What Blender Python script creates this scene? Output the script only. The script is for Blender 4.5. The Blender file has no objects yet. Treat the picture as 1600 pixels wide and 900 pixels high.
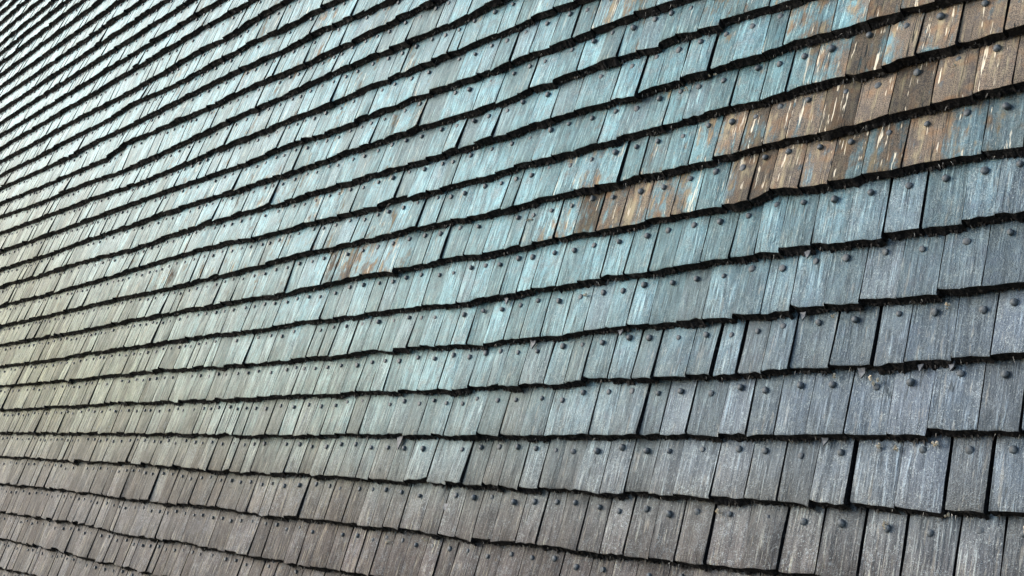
import bpy, math, random
from mathutils import Vector, Matrix

random.seed(11)
scene = bpy.context.scene
R = math.radians

# ------------------------------------------------------------------ camera
IW, IH = 1600.0, 900.0
FPX = 1811.0                       # focal length in photograph pixels
PITCH = math.atan(225.0 / FPX)
EYE = Vector((0.0, 0.0, 1.75))
cam_data = bpy.data.cameras.new("camera")
cam_data.sensor_width = 36.0
cam_data.lens = 36.0 * FPX / IW
cam_data.clip_start = 0.05
cam_data.clip_end = 2000.0
cam = bpy.data.objects.new("camera", cam_data)
scene.collection.objects.link(cam)
cam.location = EYE
cam.rotation_euler = (math.pi / 2 + PITCH, 0.0, 0.0)
scene.camera = cam

# ------------------------------------------------------------------ sky, sun, exposure
SUN_EL, SUN_AZ = R(28), R(-72)     # azimuth clockwise from +Y
world = bpy.data.worlds.new("World")
scene.world = world
world.use_nodes = True
wn = world.node_tree
bg = wn.nodes["Background"]
sky = wn.nodes.new("ShaderNodeTexSky")
sky.sky_type = 'NISHITA'
sky.sun_disc = False
sky.sun_elevation = SUN_EL
sky.sun_rotation = SUN_AZ
sky.air_density = 1.0
sky.dust_density = 1.5
sky.ozone_density = 1.0
bg.inputs["Strength"].default_value = 0.15
wn.links.new(sky.outputs[0], bg.inputs["Color"])

sun_data = bpy.data.lights.new("sun", 'SUN')
sun_data.energy = 1.1
sun_data.angle = R(35)
sun_data.color = (1.0, 0.97, 0.92)
sun = bpy.data.objects.new("sun", sun_data)
scene.collection.objects.link(sun)
sdir = Vector((math.sin(SUN_AZ) * math.cos(SUN_EL), math.cos(SUN_AZ) * math.cos(SUN_EL), math.sin(SUN_EL)))
sun.rotation_euler = sdir.to_track_quat('Z', 'Y').to_euler()

vs = scene.view_settings
vs.view_transform = 'Standard'
vs.look = 'None'
vs.exposure = 1.45
vs.gamma = 1.0
vs.use_curve_mapping = False

# ------------------------------------------------------------------ the wall plane
cp, sp = math.cos(PITCH), math.sin(PITCH)
CR, CU, CF = Vector((1, 0, 0)), Vector((0, -sp, cp)), Vector((0, cp, sp))


def ray(x, y):
    return CR * ((x - IW / 2) / FPX) + CU * (-(y - IH / 2) / FPX) + CF


UA = -ray(-756, 675)
UA.z = 0
UA.normalize()                               # along the courses, to the right
FA = ray(2206, -4400).normalized()           # up the face of one shingle
FA = (FA - UA * FA.dot(UA)).normalized()
NF = UA.cross(FA).normalized()
if NF.dot(CF) > 0:
    NF = -NF
TILT = R(12.0)                               # the faces lean back from the wall plane by this much
SA = FA * math.cos(TILT) + NF * math.sin(TILT)   # up the wall
NA = NF * math.cos(TILT) - FA * math.sin(TILT)   # outwards
P0 = EYE + ray(1200, 675).normalized() * 3.05
FRAME = Matrix((UA, SA, NA)).transposed().to_4x4()
FRAME.translation = P0


def to_uv(x, y):
    d = ray(x, y)
    t = (P0 - EYE).dot(NA) / d.dot(NA)
    p = EYE + d * t - P0
    return p.dot(UA), p.dot(SA)


def to_px(u, v, w=0.0):
    p = P0 + UA * u + SA * v + NA * w - EYE
    z = p.dot(CF)
    if z <= 0.05:
        return -1e5, -1e5
    return IW / 2 + FPX * p.dot(CR) / z, IH / 2 - FPX * p.dot(CU) / z


# Survey of the courses. Lower edge of each course (left half), and on the right
# every joint: x, edge height left of it, edge height right of it, joint width.
CROP = dict(A=(1200, 675), B=(1200, 450), C=(1200, 225), D=(1200, 0),
            E=(800, 675), F=(800, 450), G=(800, 225), H=(800, 0))
EDGE = {
    -5: "0,887 45,896 400,985 800,1085 1600,1290",
    -4: "0,841 55,852 100,861 145,875 195,885 225,894 400,930 800,1010 1600,1180",
    -3: "0,799 40,804 122,817 175,830 227,839 280,846 335,857 400,869 450,878 500,886 562,897 800,935 1200,1003 1600,1070",
    -2: "0,755 60,760 140,770 200,779 255,785 340,792 400,803 437,806 500,812 570,820 622,826 677,834 712,840 775,846 800,848",
    -1: "0,712 110,719 207,722 267,728 340,735 400,737 485,741 595,749 675,752 775,759 800,761",
    0: "0,675 200,676 375,679 575,678 650,679 725,680 800,680",
    1: "0,639 75,635 130,631 175,628 225,627 317,624 400,621 452,616 492,616 532,614 582,610 632,610 657,609 717,607 750,602 800,602",
    2: "0,602 90,594 180,584 250,577 310,574 367,568 400,567 455,560 497,556 540,553 607,545 655,540 687,540 747,536 775,530 800,530",
    3: "0,571 82,560 140,550 212,540 275,530 325,522 400,514 482,499 540,493 587,487 660,477 715,472 750,465 800,458",
    4: "0,537 67,525 125,515 175,504 225,494 300,481 362,470 400,463 455,454 500,446 525,437 632,416 712,402 772,391 800,385",
    5: "0,508 82,489 150,472 200,461 255,450 400,415 432,404 505,387 557,376 617,362 687,345 742,335 800,321",
    6: "0,476 82,455 102,449 155,435 232,411 310,387 357,376 400,370 472,349 575,324 620,307 685,294 735,279 800,261",
    7: "0,445 65,427 125,407 200,389 287,357 350,339 400,325 450,311 512,291 580,271 625,257 685,241 730,226 800,204",
    8: "0,419 75,395 130,374 205,349 300,315 362,297 400,284 490,254 572,224 650,197 737,172 800,149",
    9: "0,390 80,362 160,332 220,310 305,279 360,260 400,246 452,222 510,205 555,186 620,160 662,144 717,125 770,107 800,94",
    10: "0,362 80,332 150,305 215,284 350,225 400,205 455,182 515,160 575,131 640,105 695,84 750,60 800,40",
    11: "0,336 60,315 130,285 190,265 275,225 400,165 455,140 525,109 580,85 650,56 707,31 762,5",
    12: "0,315 75,284 160,248 195,221 292,179 350,152 400,128 470,100 535,68 615,28 665,4",
    13: "0,292 67,261 115,238 137,224 207,191 265,161 320,132 400,93 437,78 500,43 555,22 600,0",
    14: "0,271 55,244 90,224 165,185 205,160 282,125 325,100 400,59 442,42 487,15 520,0",
    15: "0,250 47,224 130,177 185,150 247,114 300,82 362,50 400,24 442,0",
    16: "0,230 10,222 82,180 150,140 220,97 262,72 320,37 387,0",
}
for i, y0 in enumerate((209, 189, 170, 151, 132.5, 114, 96, 80, 65, 48.5, 32, 17, 3)):
    EDGE[17 + i] = "0,%g %g,0" % (y0, y0 / (0.00133 * (676 - y0)))
JOINT = {
    -2: "E 20,680,690,4 145,700,700,10 262,715,715,8 402,742,742,6 540,755,755,10 692,765,770,10 848,793,785,6 1005,808,805,14 1200,828,820,16 1425,858,845,4|A 52,862,868,12 290,890,892,14 548,925,925,14 815,955,957,16 1150,995,995,16 1437,1030,1030,14 1690,1062,1062,8",
    -1: "E 35,355,345,10 155,350,345,8 265,355,348,6 395,358,358,3 543,388,380,8 692,383,370,10 848,375,382,8 1005,402,390,6 1235,418,395,6 1442,418,412,8|A 48,432,432,10 252,458,428,4 490,450,440,28 785,470,470,3 1085,502,490,24 1355,500,490,22 1640,508,510,10",
    0: "E 45,22,20,6 190,22,22,3 320,20,20,4 470,18,18,3 610,15,15,5 785,12,12,8 915,10,10,3 1080,10,12,7 1285,28,10,4 1455,12,28,9|A 35,12,12,6 232,15,15,3 470,12,12,8 730,15,12,3 985,20,-18,14 1308,-14,-10,6 1575,-8,-8,16 1800,-8,-8,8",
    1: "F 35,612,600,4 190,597,600,14 320,600,590,3 432,575,562,4 587,560,562,12 740,565,565,16 880,560,552,6 1085,548,538,4 1240,535,545,22 1400,538,530,18 1555,530,520,8|B 125,503,500,6 375,495,485,16 642,480,485,18 845,462,458,6 1135,440,425,4 1388,425,410,10 1640,398,396,6",
    2: "F 40,318,315,3 168,300,300,5 308,290,288,6 440,268,262,4 570,250,245,3 712,235,232,10 850,222,222,6 1022,210,200,4 1180,190,188,4 1370,180,165,4 1545,160,160,4|B 130,140,108,10 340,108,95,4 565,93,72,8 800,58,58,3 1055,40,10,8 1340,-8,-12,4 1640,-40,-40,6",
    3: "G 20,926,924,4 115,905,900,3 268,882,885,6 400,862,855,4 545,835,825,6 690,815,812,8 845,797,795,6 1003,768,762,4 1172,742,738,6 1350,712,705,3 1505,688,680,6|C 60,672,650,3 262,628,622,6 478,612,608,6 712,585,555,16 948,525,522,16 1205,490,478,10 1415,440,435,6 1650,415,412,6",
    4: "G 115,625,610,3 252,585,583,12 375,560,558,4 515,540,538,8 668,515,512,3 825,478,472,10 985,445,440,4 1145,412,410,4 1312,388,385,14 1475,352,350,5|C 10,290,275,3 185,275,270,5 372,240,232,5 580,195,190,5 830,148,140,4 1070,98,92,6 1330,55,48,6 1590,8,4,6 1850,-55,-55,5",
    5: "G 5,385,383,4 130,350,340,4 252,318,316,5 378,290,285,6 515,265,258,3 660,235,228,8 790,188,185,6 932,172,165,6 1095,128,125,3 1250,98,78,4 1410,45,42,5|D -45,900,898,5 105,868,865,4 300,830,828,8 530,780,775,3 750,715,712,4 1015,655,650,5 1275,590,578,8 1525,525,522,4 1760,465,465,5",
    6: "G 118,105,100,4 245,78,75,3 385,42,38,5|H 530,892,890,3 648,868,855,3 810,808,804,3 935,780,778,5 1060,750,742,3 1190,705,700,4 1355,662,658,10 1540,622,620,5|D 105,570,567,5 265,520,516,6 476,470,466,4 711,430,412,5 922,342,338,5 1172,272,265,6 1472,195,188,18 1730,115,115,5",
    7: "H 105,780,775,3 240,735,732,4 382,690,688,10 615,628,625,12 778,602,580,10 905,532,530,4 1050,490,488,18 1225,435,425,24 1362,388,385,3 1560,330,328,4|D 85,282,275,8 388,195,190,6 612,128,122,5 825,65,55,8 1040,5,2,5 1290,-65,-65,5 1540,-140,-140,5",
    8: "H 100,548,545,10 250,505,500,3 400,440,438,6 530,395,393,3 655,355,350,4 770,320,310,5 905,285,262,4 1015,220,218,3 1155,190,178,3 1290,155,120,6 1445,75,70,6 1600,32,30,4 1790,-22,-25,4",
    9: "H 105,330,328,8 232,290,285,8 370,232,230,8 490,185,178,10 625,135,130,3 755,80,75,5 895,38,35,6 1040,-15,-18,4 1190,-65,-68,5",
    10: "H 112,112,95,3 250,48,45,14 380,5,0,6 510,-45,-48,5",
}
# how far the tar has worn off, along some of the courses (photograph x, amount)
WEAR = {
    3: "0,.1 400,.2 650,.15 800,.05 1600,0",
    4: "0,.15 330,.25 450,.2 500,.4 545,.6 580,.45 640,.35 720,.25 780,.2 850,.3 900,.55 940,.85 985,.5 1040,.6 1100,.35 1135,.5 1160,.95 1300,.85 1450,.85 1540,.5 1580,.35 1650,.3",
    5: "0,.15 330,.35 400,.3 600,.2 800,.15 900,.45 930,.5 980,.3 1030,.55 1060,.35 1130,.6 1180,.8 1250,.85 1320,.95 1600,1",
    6: "0,.1 380,.3 450,.3 520,.25 700,.15 900,.15 1000,.25 1030,.35 1100,.2 1150,.3 1230,.35 1290,.55 1330,.8 1400,.75 1600,.95",
    7: "0,.1 400,.3 450,.3 500,.1 900,.15 1000,.12 1050,.15 1150,.3 1200,.25 1290,.5 1320,.65 1400,.75 1500,.85 1570,.55 1600,.9",
    8: "0,.1 430,.3 480,.2 900,.12 1000,.25 1100,.3 1170,.5 1230,.4 1300,.5 1400,.7",
    9: "0,.1 600,.12 900,.2 950,.5 1000,.5 1100,.5",
    11: "0,.1 430,.35 480,.2 700,.1",
    12: "0,.1 420,.35 460,.3 620,.3 700,.1",
}
CMIN, CMAX = -7, 31


def parse(s):
    return [tuple(float(q) for q in p.split(',')) for p in s.split()]


edges, joints = {}, {}
for c, s in EDGE.items():
    edges[c] = [to_uv(*p) for p in parse(s)]
for c, s in JOINT.items():
    js = []
    for seg in s.split('|'):
        key, rest = seg.split(' ', 1)
        ox, oy = CROP[key]
        for x, yl, yr, g in parse(rest):
            px = ox + x / 4
            ul, vl = to_uv(px, oy + yl / 4)
            ur, vr = to_uv(px, oy + yr / 4)
            uu = to_uv(px + g / 4, oy + yr / 4)[0] - ur
            js.append([(ul + ur) / 2, vl, vr, min(0.0115, max(0.0030, uu * 1.15))])
    js.sort()
    joints[c] = js
    u0 = js[0][0]
    edges[c] = [p for p in edges[c] if p[0] < u0 - 0.02] + [(j[0], (j[1] + j[2]) / 2) for j in js]
for c in (-6, -7):
    edges[c] = [(u, v - 0.165) for u, v in edges[c + 1]]
for c in (30, 31):
    edges[c] = [(u, v + 0.125) for u, v in edges[c - 1]]


def lerp_poly(pl, u):
    if u <= pl[0][0]:
        return pl[0][1]
    if u >= pl[-1][0]:
        return pl[-1][1]
    for (a, va), (b, vb) in zip(pl, pl[1:]):
        if u <= b:
            return va + (vb - va) * (u - a) / max(1e-6, b - a)


wear = {c: parse(s) for c, s in WEAR.items()}


def wear_at(c, x):
    w = max(lerp_poly(wear[c], x), 0.34 if 280 < x < 660 and c > 3 else 0.0) if c in wear else (0.2 + (0.13 if 250 < x < 660 else 0.0) if c > 3 else 0.04)
    return w


# ------------------------------------------------------------------ materials
def new_mat(name):
    m = bpy.data.materials.new(name)
    m.use_nodes = True
    nt = m.node_tree
    nt.nodes.clear()
    out = nt.nodes.new("ShaderNodeOutputMaterial")
    b = nt.nodes.new("ShaderNodeBsdfPrincipled")
    nt.links.new(b.outputs[0], out.inputs[0])
    return m, nt, b


class NT:
    def __init__(self, nt):
        self.nt = nt

    def node(self, typ, **kw):
        n = self.nt.nodes.new(typ)
        for k, v in kw.items():
            setattr(n, k, v)
        return n

    def put(self, sock, val):
        if isinstance(val, (int, float)):
            sock.default_value = val
        elif isinstance(val, (tuple, list)):
            sock.default_value = val if len(val) == len(sock.default_value) else tuple(val) + (1,)
        else:
            self.nt.links.new(val, sock)

    def math(self, op, a, b=0.0, clamp=False):
        n = self.node("ShaderNodeMath", operation=op, use_clamp=clamp)
        self.put(n.inputs[0], a)
        self.put(n.inputs[1], b)
        return n.outputs[0]

    def noise(self, vec, scale, detail=3, rough=0.55, dist=0.0):
        n = self.node("ShaderNodeTexNoise")
        self.put(n.inputs["Vector"], vec)
        n.inputs["Scale"].default_value = scale
        n.inputs["Detail"].default_value = detail
        n.inputs["Roughness"].default_value = rough
        n.inputs["Distortion"].default_value = dist
        return n.outputs["Fac"]

    def ramp(self, fac, lo, hi, to0=0.0, to1=1.0):
        n = self.node("ShaderNodeMapRange", interpolation_type='SMOOTHSTEP')
        self.put(n.inputs[0], fac)
        for i, q in enumerate((lo, hi, to0, to1)):
            self.put(n.inputs[i + 1], q)
        return n.outputs[0]

    def mix(self, fac, a, b):
        n = self.node("ShaderNodeMix", data_type='RGBA')
        self.put(n.inputs["Factor"], fac)
        self.put(n.inputs["A"], a)
        self.put(n.inputs["B"], b)
        return n.outputs["Result"]

    def vmul(self, vec, xyz):
        n = self.node("ShaderNodeVectorMath", operation='MULTIPLY')
        self.put(n.inputs[0], vec)
        n.inputs[1].default_value = xyz
        return n.outputs[0]

    def vadd(self, a, b):
        n = self.node("ShaderNodeVectorMath", operation='ADD')
        self.put(n.inputs[0], a)
        self.put(n.inputs[1], b)
        return n.outputs[0]


def shingle_material():
    m, nt, b = new_mat("tarred_wood")
    t = NT(nt)
    pos = t.node("ShaderNodeAttribute", attribute_name="wallpos").outputs["Vector"]
    sep = t.node("ShaderNodeSeparateXYZ")
    t.put(sep.inputs[0], t.node("ShaderNodeAttribute", attribute_name="tone").outputs["Vector"])
    rnd, worn, rnd2 = sep.outputs[0], sep.outputs[1], sep.outputs[2]
    off = t.node("ShaderNodeCombineXYZ")
    t.put(off.inputs[2], t.math('MULTIPLY', rnd, 37.0))
    p = t.vadd(t.vmul(pos, (1.0, 1.0, 0.0)), off.outputs[0])
    streak = t.vmul(p, (1.0, 0.055, 1.0))
    streak2 = t.vmul(p, (1.0, 0.16, 1.0))
    g_mid = t.noise(streak, 170, 2, 0.65)
    g_wide = t.noise(streak2, 52, 3, 0.6, 0.4)
    blot = t.noise(p, 26, 4, 0.62)
    speck = t.noise(p, 420, 1, 0.7)
    big = t.noise(pos, 1.1, 2, 0.5)
    cloud = t.noise(t.vmul(pos, (1.0, 0.5, 0.0)), 11, 3, 0.6)
    stk = t.ramp(t.noise(t.vmul(p, (1.0, 0.6, 1.0)), 15, 2, 0.6), 0.36, 0.60, 0.15, 1.0)
    pit = t.noise(t.vmul(t.vadd(p, (9.0, 2.0, 0.0)), (1.0, 0.7, 1.0)), 185, 2, 0.7)
    # tar: blue-black with a teal bloom and brownish thin places
    sp3 = t.node("ShaderNodeSeparateXYZ")
    t.put(sp3.inputs[0], pos)
    # higher courses: teal coat remains plus painted cyan sky reflection; slate grey lower down
    teal = t.ramp(t.math('ADD', t.math('ADD', sp3.outputs[1], t.math('MULTIPLY', sp3.outputs[0], -0.4)), t.math('MULTIPLY', t.math('SUBTRACT', blot, 0.5), 0.9)), -0.1, 1.0)
    c_dk = t.mix(teal, (0.022, 0.029, 0.039), (0.046, 0.088, 0.104))
    c_lt = t.mix(teal, (0.062, 0.079, 0.100), (0.135, 0.265, 0.298))
    c = t.mix(t.ramp(g_wide, 0.36, 0.66), c_dk, c_lt)
    c = t.mix(t.ramp(blot, 0.42, 0.72, 0.0, 0.75), c, (0.070, 0.068, 0.066))
    # boards differ: some greyer, some browner, some with hardly any streaks
    c = t.mix(t.ramp(rnd, 0.62, 0.95, 0.0, 0.6), c, t.mix(rnd2, (0.105, 0.092, 0.085), (0.060, 0.070, 0.090)))
    # warm horizon and ground reflection painted into lower and farther courses
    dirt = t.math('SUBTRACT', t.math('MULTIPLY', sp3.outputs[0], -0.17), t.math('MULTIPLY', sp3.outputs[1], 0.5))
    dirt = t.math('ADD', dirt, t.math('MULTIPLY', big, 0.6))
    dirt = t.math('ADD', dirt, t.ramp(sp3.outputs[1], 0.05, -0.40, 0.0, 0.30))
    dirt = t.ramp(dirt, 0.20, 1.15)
    low = t.ramp(sp3.outputs[1], 0.35, -0.45)  # darker, browner ground reflection painted into the bottom courses
    refl_dk = t.mix(low, (0.095, 0.098, 0.055), (0.042, 0.031, 0.027))
    refl_lt = t.mix(low, (0.245, 0.245, 0.145), (0.094, 0.071, 0.060))
    warm_refl_c = t.mix(t.ramp(g_wide, 0.36, 0.66), refl_dk, refl_lt)
    c = t.mix(t.math('MULTIPLY', dirt, 0.85), c, warm_refl_c)
    c = t.mix(t.math('MULTIPLY', t.ramp(g_mid, 0.55, 0.70, 0.0, 0.95), stk), c, t.mix(dirt, t.mix(teal, (0.19, 0.235, 0.27), (0.27, 0.42, 0.43)), (0.24, 0.22, 0.15)))
    c = t.mix(t.math('MULTIPLY', t.ramp(g_mid, 0.47, 0.30, 0.0, 1.0), stk), c, (0.012, 0.015, 0.020))
    # craquelure of the old coat
    vor = t.node("ShaderNodeTexVoronoi", feature='DISTANCE_TO_EDGE')
    wob = t.node("ShaderNodeVectorMath", operation='SCALE')
    nz = t.node("ShaderNodeTexNoise")
    t.put(nz.inputs["Vector"], p)
    nz.inputs["Scale"].default_value = 90
    t.put(wob.inputs[0], nz.outputs["Color"])
    wob.inputs["Scale"].default_value = 0.03
    t.put(vor.inputs["Vector"], t.vadd(p, wob.outputs[0]))
    vor.inputs["Scale"].default_value = 125
    crack = t.math('MULTIPLY', t.ramp(vor.outputs["Distance"], 0.08, 0.01), t.ramp(blot, 0.48, 0.62))
    c = t.mix(t.math('MULTIPLY', crack, 0.5), c, (0.33, 0.38, 0.40))
    c = t.mix(t.ramp(speck, 0.58, 0.76, 0.0, 0.6), c, (0.22, 0.26, 0.27))
    c = t.mix(t.ramp(speck, 0.44, 0.28, 0.0, 0.9), c, (0.02, 0.022, 0.026))
    c = t.mix(t.ramp(pit, 0.60, 0.70, 0.0, 0.65), c, (0.26, 0.29, 0.28))
    c = t.mix(t.ramp(pit, 0.38, 0.30, 0.0, 0.9), c, (0.016, 0.017, 0.020))
    chk = t.noise(t.vmul(t.vadd(p, (1.7, 0.3, 5.0)), (1.0, 0.03, 1.0)), 62, 1, 0.5)
    chk = t.math('MULTIPLY', t.ramp(t.math('ABSOLUTE', t.math('SUBTRACT', chk, 0.53)), 0.016, 0.004), t.ramp(cloud, 0.42, 0.56))
    # worn-off places: bare brown wood with ochre, rust and pale streaks
    wpat = t.math('ADD', t.math('MULTIPLY', g_wide, 0.45), t.math('MULTIPLY', blot, 0.25))
    wpat = t.math('ADD', wpat, t.math('MULTIPLY', cloud, 0.50))
    wpat = t.math('SUBTRACT', wpat, 0.10)
    wpat = t.math('ADD', wpat, t.math('MULTIPLY', t.math('SUBTRACT', speck, 0.5), 0.12))
    thr = t.math('SUBTRACT', 0.74, t.math('MULTIPLY', worn, 0.41))
    wm = t.ramp(t.math('SUBTRACT', wpat, thr), -0.05, 0.07)
    brown = t.mix(t.ramp(speck, 0.35, 0.65), (0.058, 0.047, 0.040), (0.205, 0.160, 0.118))
    brown = t.mix(t.ramp(g_wide, 0.50, 0.70, 0.0, 0.75), brown, (0.30, 0.25, 0.155))
    rust = t.noise(t.vadd(p, (7.3, 1.1, 2.0)), 17, 2, 0.6)
    brown = t.mix(t.ramp(rust, 0.48, 0.66, 0.0, 0.5), brown, (0.22, 0.125, 0.065))
    brown = t.mix(t.ramp(blot, 0.50, 0.30, 0.0, 0.8), brown, (0.075, 0.062, 0.055))
    c = t.mix(wm, c, brown)
    vari = t.ramp(rnd2, 0.0, 1.0, 0.60, 1.36)
    vm = t.node("ShaderNodeVectorMath", operation='SCALE')
    t.put(vm.inputs[0], c)
    t.put(vm.inputs["Scale"], vari)
    c = vm.outputs[0]
    pale = t.noise(t.vmul(t.vadd(p, (3.1, 5.7, 0.0)), (1.0, 0.075, 1.0)), 80, 3, 0.7)
    pm = t.math('MULTIPLY', t.ramp(t.math('ADD', pale, t.math('MULTIPLY', rust, 0.35)), 0.80, 0.84), t.ramp(worn, 0.12, 0.7, 0.12, 0.95))
    c = t.mix(pm, c, (0.66, 0.58, 0.44))
    c = t.mix(t.math('MULTIPLY', chk, 0.9), c, (0.008, 0.009, 0.011))
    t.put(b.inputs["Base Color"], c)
    ro = t.math('ADD', 0.36, t.math('MULTIPLY', blot, 0.22))
    ro = t.math('ADD', ro, t.ramp(g_mid, 0.35, 0.65, 0.16, -0.04))
    ro = t.math('ADD', ro, t.math('MULTIPLY', dirt, 0.18))
    ro = t.math('ADD', ro, t.math('MULTIPLY', wm, 0.30), clamp=True)
    t.put(b.inputs["Roughness"], ro)
    b.inputs["IOR"].default_value = 1.55
    t.put(b.inputs["Specular IOR Level"], t.math('SUBTRACT', t.math('SUBTRACT', 0.50, t.math('MULTIPLY', wm, 0.36)), t.math('MULTIPLY', dirt, 0.26), clamp=True))
    t.put(b.inputs["Specular Tint"], t.mix(dirt, t.mix(teal, (0.66, 0.86, 1.0), (0.50, 0.98, 1.0)), t.mix(low, (0.98, 0.95, 0.60), (1.0, 0.86, 0.74))))  # sky and horizon colours painted into the highlight tint
    h = t.math('ADD', t.math('MULTIPLY', t.math('MULTIPLY', g_mid, stk), 1.0), t.math('MULTIPLY', pit, 0.8))
    h = t.math('ADD', h, t.math('MULTIPLY', speck, 0.7))
    h = t.math('ADD', h, t.math('MULTIPLY', blot, 0.35))
    bp = t.node("ShaderNodeBump")
    bp.inputs["Strength"].default_value = 0.8
    bp.inputs["Distance"].default_value = 0.0030
    t.put(bp.inputs["Height"], h)
    t.put(b.inputs["Normal"], bp.outputs[0])
    return m


def butt_material():
    m, nt, b = new_mat("tarred_end_grain")
    t = NT(nt)
    pos = t.node("ShaderNodeAttribute", attribute_name="wallpos").outputs["Vector"]
    n1 = t.noise(pos, 160, 4, 0.7)
    n2 = t.noise(pos, 45, 3, 0.6)
    c = t.mix(t.ramp(n1, 0.45, 0.75), (0.005, 0.005, 0.006), (0.032, 0.030, 0.030))
    c = t.mix(t.ramp(n2, 0.58, 0.72, 0.0, 0.7), c, (0.085, 0.080, 0.078))
    t.put(b.inputs["Base Color"], c)
    b.inputs["Roughness"].default_value = 0.9
    b.inputs["Specular IOR Level"].default_value = 0.15
    bp = t.node("ShaderNodeBump")
    bp.inputs["Strength"].default_value = 1.0
    bp.inputs["Distance"].default_value = 0.004
    t.put(bp.inputs["Height"], n1)
    t.put(b.inputs["Normal"], bp.outputs[0])
    return m


def simple_material(name, col, col2, scale, rough, spec=0.3, bump=0.0):
    m, nt, b = new_mat(name)
    t = NT(nt)
    co = t.node("ShaderNodeTexCoord").outputs["Object"]
    n = t.noise(co, scale, 4, 0.65)
    t.put(b.inputs["Base Color"], t.mix(t.ramp(n, 0.35, 0.68), col, col2))
    b.inputs["Roughness"].default_value = rough
    b.inputs["Specular IOR Level"].default_value = spec
    if bump:
        bp = t.node("ShaderNodeBump")
        bp.inputs["Strength"].default_value = 0.8
        bp.inputs["Distance"].default_value = bump
        t.put(bp.inputs["Height"], n)
        t.put(b.inputs["Normal"], bp.outputs[0])
    return m


M_SH = shingle_material()
M_BUTT = butt_material()
M_NAIL = simple_material("tarred_iron", (0.026, 0.033, 0.039), (0.088, 0.105, 0.115), 150, 0.6, 0.4, 0.0008)
M_BACK = simple_material("black_boards", (0.006, 0.006, 0.007), (0.014, 0.013, 0.012), 20, 0.95, 0.1)
M_FRINGE = simple_material("tar_fibres", (0.006, 0.006, 0.007), (0.075, 0.070, 0.066), 140, 0.9, 0.2)
M_HAIR = simple_material("dry_fibre", (0.16, 0.16, 0.15), (0.40, 0.38, 0.34), 40, 0.9, 0.2)
M_CHIP = simple_material("split_wood", (0.05, 0.055, 0.065), (0.13, 0.14, 0.15), 90, 0.6, 0.4)
M_PALE = simple_material("pale_flake", (0.45, 0.36, 0.24), (0.70, 0.62, 0.48), 120, 0.8, 0.2)
M_GROUND = simple_material("ground_soil", (0.07, 0.06, 0.04), (0.13, 0.11, 0.075), 1.5, 0.95, 0.2, 0.02)

# ------------------------------------------------------------------ setting
def mesh_obj(name, verts, faces, mats, parent=None, mi=None, smooth=None, attrs=None):
    me = bpy.data.meshes.new(name)
    me.from_pydata(verts, [], faces)
    for m in mats:
        me.materials.append(m)
    if mi:
        me.polygons.foreach_set("material_index", mi)
    if smooth:
        me.polygons.foreach_set("use_smooth", smooth)
    for k, vals in (attrs or {}).items():
        a = me.attributes.new(k, 'FLOAT_VECTOR', 'POINT')
        a.data.foreach_set("vector", [q for v in vals for q in v])
    me.update()
    o = bpy.data.objects.new(name, me)
    scene.collection.objects.link(o)
    if parent:
        o.parent = parent
    return o


G = 900.0
ground = mesh_obj("ground", [(-G, -G, 0), (G, -G, 0), (G, G, 0), (-G, G, 0)], [(0, 1, 2, 3)], [M_GROUND])
ground["kind"] = "structure"
ground["label"] = "bare earth ground in front of the shingled slope"

wall = bpy.data.objects.new("shingle_wall", None)
scene.collection.objects.link(wall)
wall.matrix_world = FRAME
wall["label"] = "steep wall clad in overlapping courses of weathered tarred wooden shingles with round nail heads"
wall["category"] = "wall"
wall["kind"] = "thing"

# ------------------------------------------------------------------ shingles
TH, GAPW = 0.029, 0.008            # butt thickness and the slit under each butt
U_LEFT = min(p[0][0] for p in edges.values()) * 1.12
U_RIGHT = to_uv(1600, 900)[0] + 0.45


class Geo:
    def __init__(self):
        self.v, self.f, self.mi, self.sm, self.pos, self.tone = [], [], [], [], [], []

    def add(self, verts, faces, mi, smooth, origin, tone):
        b = len(self.v)
        self.v.extend(verts)
        for f in faces:
            self.f.append(tuple(i + b for i in f))
            self.mi.append(mi)
            self.sm.append(smooth)
        for q in verts:
            self.pos.append((q[0] + origin[0], q[1] + origin[1], q[2] + origin[2]))
            fx = (q[0] + origin[0] - tone[3]) / tone[4]
            self.tone.append((tone[0], tone[1] + (tone[5] - tone[1]) * min(1.0, max(0.0, fx)), tone[2]))

    def build(self, name, mats, parent):
        return mesh_obj(name, self.v, self.f, mats, parent, self.mi, self.sm,
                        {"wallpos": self.pos, "tone": self.tone})


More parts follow.
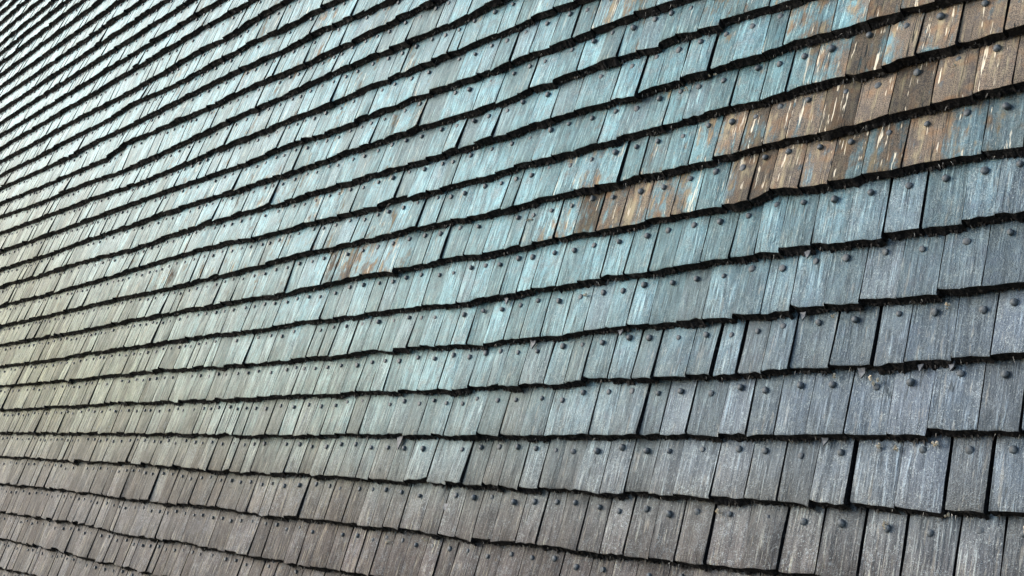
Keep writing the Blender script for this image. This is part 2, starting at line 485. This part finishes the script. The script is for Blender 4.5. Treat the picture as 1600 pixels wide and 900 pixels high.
def add_shingle(geo, S, origin, nx, ny):
    """S: bottom-left, bottom-right (u,v), top-left, top-right (u,v), lift, twist, exposure, tone."""
    rng = random.Random(S['seed'])
    ou, ov, ow = origin
    (b0, c0), (b1, c1) = S['bl'], S['br']
    (t0, d0), (t1, d1) = S['tl'], S['tr']
    m = (TH + GAPW) / S['exp']
    th = S['th']
    rows = [0.0, 0.022] + [0.022 + (1 - 0.022) * (j + 1) / ny for j in range(ny)]
    cup = rng.gauss(0.0, 0.0022)
    bj = [rng.gauss(0, 0.0017) for _ in range(nx + 1)]
    lj = [rng.gauss(0, 0.0006) for _ in rows]
    rj = [rng.gauss(0, 0.0006) for _ in rows]
    grid = []
    for j, fy in enumerate(rows):
        row = []
        for i in range(nx + 1):
            fx = i / nx
            u = (b0 + (b1 - b0) * fx) * (1 - fy) + (t0 + (t1 - t0) * fx) * fy
            if i == 0:
                u += lj[j]
            elif i == nx:
                u += rj[j]
            vb = c0 + (c1 - c0) * fx
            vt = d0 + (d1 - d0) * fx
            v = vb * (1 - fy) + vt * fy
            if j < 2:
                v += bj[i]
            w = S['lift'] * (1 - fy) - m * (v - vb) + S['twist'] * (fx - 0.5) * (1 - 0.6 * fy)
            w += cup * (1 - (2 * fx - 1) ** 2) + (rng.gauss(0, 0.0004))
            if j == 0:
                w -= 0.0028
            if i in (0, nx):
                w -= 0.0012
            row.append((u - ou, v - ov, w - ow))
        grid.append(row)
    W = nx + 1
    verts = [q for r in grid for q in r]
    faces = [(j * W + i, j * W + i + 1, (j + 1) * W + i + 1, (j + 1) * W + i)
             for j in range(len(rows) - 1) for i in range(nx)]
    geo.add(verts, faces, 0, True, origin, S['tone'])
    # butt end: ragged lower-back edge
    fr = grid[0]
    # (weather has eaten it back under the face, so it shows as a rough dark lip)
    k = 3 if nx > 3 else 2
    nb = nx * k
    top = []
    for i in range(nb + 1):
        a = min(nx - 1, i // k)
        f = i / k - a
        top.append(tuple(fr[a][z] * (1 - f) + fr[a + 1][z] * f for z in range(3)))
    drop = S['drop']
    mid, bk = [], []
    for q in top:
        d = drop * rng.uniform(0.75, 1.2) + (rng.uniform(0.002, 0.006) if rng.random() < 0.15 else 0)
        mid.append((q[0] + rng.gauss(0, 0.0008), q[1] - d * rng.uniform(0.2, 0.5), q[2] - th * rng.uniform(0.35, 0.6)))
        bk.append((q[0] + rng.gauss(0, 0.0008), q[1] - d, q[2] - th * rng.uniform(0.90, 1.02)))
    n = nb + 1
    geo.add(top + mid + bk, [(i + n, i + 1 + n, i + 1, i) for i in range(nb)] +
            [(i + 2 * n, i + 1 + 2 * n, i + 1 + n, i + n) for i in range(nb)], 1, False, origin, S['tone'])
    # long sides
    n = len(rows)
    L = [r[0] for r in grid]
    geo.add(L + [(q[0], q[1], q[2] - th) for q in L], [(j, j + 1, j + 1 + n, j + n) for j in range(n - 1)], 1, False, origin, S['tone'])
    L = [r[-1] for r in grid]
    geo.add(L + [(q[0], q[1], q[2] - th) for q in L], [(j + n, j + 1 + n, j + 1, j) for j in range(n - 1)], 1, False, origin, S['tone'])


def nail_mesh(seg):
    v, f = [], []
    prof = [(0.0078, -0.004), (0.0081, 0.0040), (0.0066, 0.0055)] if seg > 6 else [(0.0080, -0.004), (0.0068, 0.0055)]
    for r, z in prof:
        for k in range(seg):
            a = 2 * math.pi * k / seg
            v.append((r * math.cos(a), r * math.sin(a), z))
    for j in range(len(prof) - 1):
        for k in range(seg):
            k2 = (k + 1) % seg
            f.append((j * seg + k, j * seg + k2, (j + 1) * seg + k2, (j + 1) * seg + k))
    v.append((0, 0, prof[-1][1] + 0.0006))
    top = (len(prof) - 1) * seg
    for k in range(seg):
        f.append((top + k, top + (k + 1) % seg, len(v) - 1))
    return v, f


def rand_width(rng):
    return min(0.145, max(0.06, rng.gauss(0.0995, 0.0175)))


shingles = []
seed = 0
for c in range(CMIN, CMAX):
    rng = random.Random(1000 + c)
    js = [list(j) for j in joints.get(c, [])]
    ustart = js[0][0] if js else U_RIGHT
    left = []
    u = ustart
    while u > U_LEFT:
        u -= rand_width(rng)
        v = lerp_poly(edges[c], u)
        s1, s2 = rng.gauss(0, 0.003), rng.gauss(0, 0.003)
        if rng.random() < 0.12:
            s1 += rng.choice((-1, 1)) * rng.uniform(0.003, 0.008)
        r = rng.random()
        g = rng.uniform(0.0024, 0.0040) if r < 0.55 else (rng.uniform(0.0035, 0.006) if r < 0.92 else rng.uniform(0.006, 0.0095))
        left.append([u, v + s1, v + s2, g])
    js = left[::-1] + js
    u = js[-1][0]
    while u < U_RIGHT:
        u += rand_width(rng)
        v = lerp_poly(edges[c], u)
        js.append([u, v + rng.gauss(0, 0.002), v + rng.gauss(0, 0.002), rng.uniform(0.0015, 0.004)])
    for j in js:
        j.append(rng.gauss(0, 0.0022))                       # lean of the joint
        j.append(max(0.0016, j[3] * rng.uniform(0.6, 1.2)))  # its width higher up
    for a, b_ in zip(js, js[1:]):
        seed += 1
        bl = (a[0] + a[3] / 2, a[2])
        br = (b_[0] - b_[3] / 2, b_[1])
        um = (bl[0] + br[0]) / 2
        if br[0] - bl[0] < 0.012:
            continue
        vt = lerp_poly(edges[c + 1], um)
        vb = (bl[1] + br[1]) / 2
        ex = max(0.08, vt - vb)
        cover = 0.055
        tl = (a[0] + a[5] / 2 + a[4], vt + cover)
        tr = (b_[0] - b_[5] / 2 + b_[4], vt + cover)
        x, y = to_px(um, vb + ex / 2)
        dw = rng.gauss(0, 0.07)
        wl = max(0.0, min(1.0, wear_at(c, to_px(bl[0], vb + ex / 2)[0]) + dw))
        wr = max(0.0, min(1.0, wear_at(c, to_px(br[0], vb + ex / 2)[0]) + dw))
        pts = [to_px(*bl), to_px(*br), to_px(tr[0], vt), to_px(tl[0], vt)]
        cl = [(min(max(px, 0), IW), min(max(py, 0), IH)) for px, py in pts]
        area = abs(sum(cl[i][0] * cl[(i + 1) % 4][1] - cl[(i + 1) % 4][0] * cl[i][1] for i in range(4))) / 2
        shingles.append(dict(bl=bl, br=br, tl=tl, tr=tr, exp=ex, seed=seed, area=area, course=c, vt=vt, um=um,
                             lift=max(-0.003, rng.gauss(0, 0.0022)) + (rng.uniform(0.003, 0.009) if rng.random() < 0.07 else 0.0),
                             twist=rng.gauss(0, 0.003), drop=max(0.005, rng.gauss(0.0108, 0.0024)), th=TH * rng.uniform(0.82, 1.08),
                             tone=(rng.random(), wl, rng.random(), bl[0], br[0] - bl[0], wr), x=x, y=y))

order = sorted(range(len(shingles)), key=lambda i: -shingles[i]['area'])
near = set(order[:300])
nv, nf = nail_mesh(9)
nv2, nf2 = nail_mesh(6)
nail_me = bpy.data.meshes.new("nail_head")
nail_me.from_pydata(nv, [], nf)
nail_me.materials.append(M_NAIL)
nail_me.polygons.foreach_set("use_smooth", [len(f) == 3 for f in nf])
nail_me.update()

far_geo, far_nails = Geo(), ([], [])
frv, frf = [], []


def fringe(S):
    """fibres, tar drips and moss hanging from a butt end"""
    rng = random.Random(S['seed'] * 7 + 3)
    wd = S['br'][0] - S['bl'][0]
    m = (TH + GAPW) / S['exp']
    for _ in range(max(4, int(wd / 0.006))):
        fx = rng.random()
        u = S['bl'][0] + wd * fx
        v = S['bl'][1] + (S['br'][1] - S['bl'][1]) * fx
        v -= S['drop'] * rng.uniform(0.6, 1.0)
        low = -(TH + GAPW) + 0.004                       # the shingle below lies here
        ln = rng.uniform(0.002, 0.007) if rng.random() < 0.92 else rng.uniform(0.007, 0.016)
        hw = rng.uniform(0.0012, 0.0045)
        wt = low + m * ln + rng.uniform(0.0, 0.004)
        w = -TH * rng.uniform(0.7, 1.0)
        b = len(frv)
        frv.extend([(u - hw, v + 0.003, w), (u + hw, v + 0.003, w + 0.001), (u, v + 0.003, low + 0.001),
                    (u + rng.gauss(0, 0.002), v - ln, wt)])
        frf.extend([(b, b + 1, b + 3), (b + 1, b + 2, b + 3), (b + 2, b, b + 3)])


for i, S in enumerate(shingles):
    rng = random.Random(S['seed'] * 3 + 1)
    fx = 0.5 + rng.gauss(0, 0.06)
    wd = S['br'][0] - S['bl'][0]
    nvv = S['vt'] - min(0.05, S['exp'] * rng.uniform(0.20, 0.30))
    fy = (nvv - S['bl'][1]) / (S['tl'][1] - S['bl'][1])
    nu = (S['bl'][0] + wd * fx) * (1 - fy) + (S['tl'][0] + (S['tr'][0] - S['tl'][0]) * fx) * fy
    nw = -(TH + GAPW) / S['exp'] * (nvv - (S['bl'][1] + S['br'][1]) / 2) + S['lift'] * (1 - fy) + 0.0004
    hide_nail = rng.random() < 0.03
    sc = rng.uniform(0.95, 1.25)
    if i in near:
        org = (S['um'], (S['bl'][1] + S['br'][1]) / 2, 0.0)
        g = Geo()
        add_shingle(g, S, org, 4, 3)
        o = g.build("shingle", [M_SH, M_BUTT], wall)
        o.location = org
        if not hide_nail:
            n = bpy.data.objects.new("nail_head", nail_me)
            scene.collection.objects.link(n)
            n.parent = o
            n.location = (nu - org[0], nvv - org[1], nw)
            n.rotation_euler = (rng.gauss(0.08, 0.07), rng.gauss(0, 0.07), rng.random() * 6)
            n.scale = (sc, sc * rng.uniform(0.88, 1.1), sc * rng.uniform(0.45, 1.5))
    else:
        big = S['area'] > 500
        add_shingle(far_geo, S, (0, 0, 0), 3 if big else 2, 2 if big else 1)
        if not hide_nail:
            b = len(far_nails[0])
            far_nails[0].extend((nu + q[0] * sc, nvv + q[1] * sc, nw + q[2]) for q in nv2)
            far_nails[1].extend(tuple(k + b for k in f) for f in nf2)
    fringe(S)

o = far_geo.build("smaller_shingles", [M_SH, M_BUTT], wall)
o["kind"] = "stuff"
o = mesh_obj("smaller_nail_heads", far_nails[0], far_nails[1], [M_NAIL], wall)
o["kind"] = "stuff"
o = mesh_obj("splinter_fringe", frv, frf, [M_FRINGE], wall)
o["kind"] = "stuff"

# pale hairs of straw and cobweb caught in the dark seams
hv, hf = [], []
rng = random.Random(77)
for S in shingles:
    if S['area'] < 60 or rng.random() < 0.35:
        continue
    for _ in range(rng.choice((1, 1, 2, 3))):
        fx = rng.random()
        u = S['bl'][0] + (S['br'][0] - S['bl'][0]) * fx
        v = S['bl'][1] - S['drop'] * rng.uniform(0.3, 0.9)
        w = -TH * rng.uniform(0.45, 0.8)
        ln, hw = rng.uniform(0.006, 0.018), rng.uniform(0.0005, 0.0011)
        du = rng.gauss(0, 0.004)
        b = len(hv)
        hv.extend([(u - hw, v, w), (u + hw, v, w), (u, v, w - hw), (u + du, v - ln, w + rng.uniform(-0.004, 0.006))])
        hf.extend([(b, b + 1, b + 3), (b + 1, b + 2, b + 3), (b + 2, b, b + 3)])
o = mesh_obj("pale_fibres", hv, hf, [M_HAIR], wall)
o["kind"] = "stuff"

# chips of split wood wedged under the butts
for x, y, sz in ((1479, 568, 13), (1339, 579, 13), (1281, 686, 13), (825, 533, 9), (785, 464, 9), (617, 688, 10),
                 (1247, 491, 9), (1254, 394, 11), (962, 515, 9), (690, 792, 8), (1430, 572, 8)):
    u, v = to_uv(x, y)
    a = to_uv(x + sz, y)[0] - u
    h = a * rng.uniform(0.9, 1.3)
    e = [rng.gauss(0, a * 0.08) for _ in range(8)]
    w0 = -TH * 0.72
    front = [(-a / 2 + e[0], h * 0.5, 0), (a / 2 + e[1], h * 0.55, 0), (a * 0.3 + e[2], -h * 0.1, 0.002), (e[3], -h * 0.6, 0.004), (-a * 0.35 + e[4], e[5], 0.003)]
    cv = front + [(q[0] * 0.9, q[1], q[2] - 0.006) for q in front]
    cf = [(4, 3, 2, 1, 0), (5, 6, 7, 8, 9)] + [(i, (i + 1) % 5, 5 + (i + 1) % 5, 5 + i) for i in range(5)]
    o = mesh_obj("wood_chip", cv, cf, [M_CHIP], wall)
    o.location = (u, v, w0)

# backing boards behind the shingles
vb_, vt_ = edges[CMIN][0][1] - 0.05, edges[CMAX][0][1]
vlow = -(P0.z) / SA.z + 0.02
q = [(U_LEFT - 0.1, vlow), (U_RIGHT + 0.1, vlow), (U_RIGHT + 0.1, vt_), (U_LEFT - 0.1, vt_)]
vv = [(u, v, -0.065) for u, v in q] + [(u, v, -0.30) for u, v in q]
mesh_obj("sheathing", vv, [(0, 1, 2, 3), (7, 6, 5, 4), (0, 4, 5, 1), (1, 5, 6, 2), (2, 6, 7, 3), (3, 7, 4, 0)], [M_BACK], wall)

# pale flakes and loose slivers caught under the butts
flakes = [(1357, 592, 7), (1391, 698, 5), (1455, 693, 6), (1474, 474, 4), (1295, 492, 4), (1298, 584, 4),
          (1375, 818, 5), (1114, 797, 5), (1474, 803, 5), (1109, 113, 6), (656, 841, 4), (600, 846, 4),
          (1483, 98, 4), (1596, 828, 5), (907, 458, 4), (1066, 137, 4), (1364, 695, 4), (820, 340, 4)]
pv, pf = [], []
rng = random.Random(5)
for x, y, s in flakes:
    for k in range(4):
        u, v = to_uv(x + rng.gauss(0, s * 0.5), y + rng.gauss(0, s * 0.5))
        r = 0.0028 * s / 5 * rng.uniform(0.6, 1.4)
        b = len(pv)
        for a in range(5):
            an = a * 1.2566 + rng.random()
            pv.append((u + r * math.cos(an), v + 1.6 * r * math.sin(an), -0.020 + rng.uniform(-0.001, 0.002)))
        pv.append((u, v, -0.014))
        pv.append((u, v, -0.027))
        for a in range(5):
            pf.append((b + a, b + (a + 1) % 5, b + 5))
            pf.append((b + (a + 1) % 5, b + a, b + 6))
o = mesh_obj("pale_flakes", pv, pf, [M_PALE], wall)
o["kind"] = "stuff"
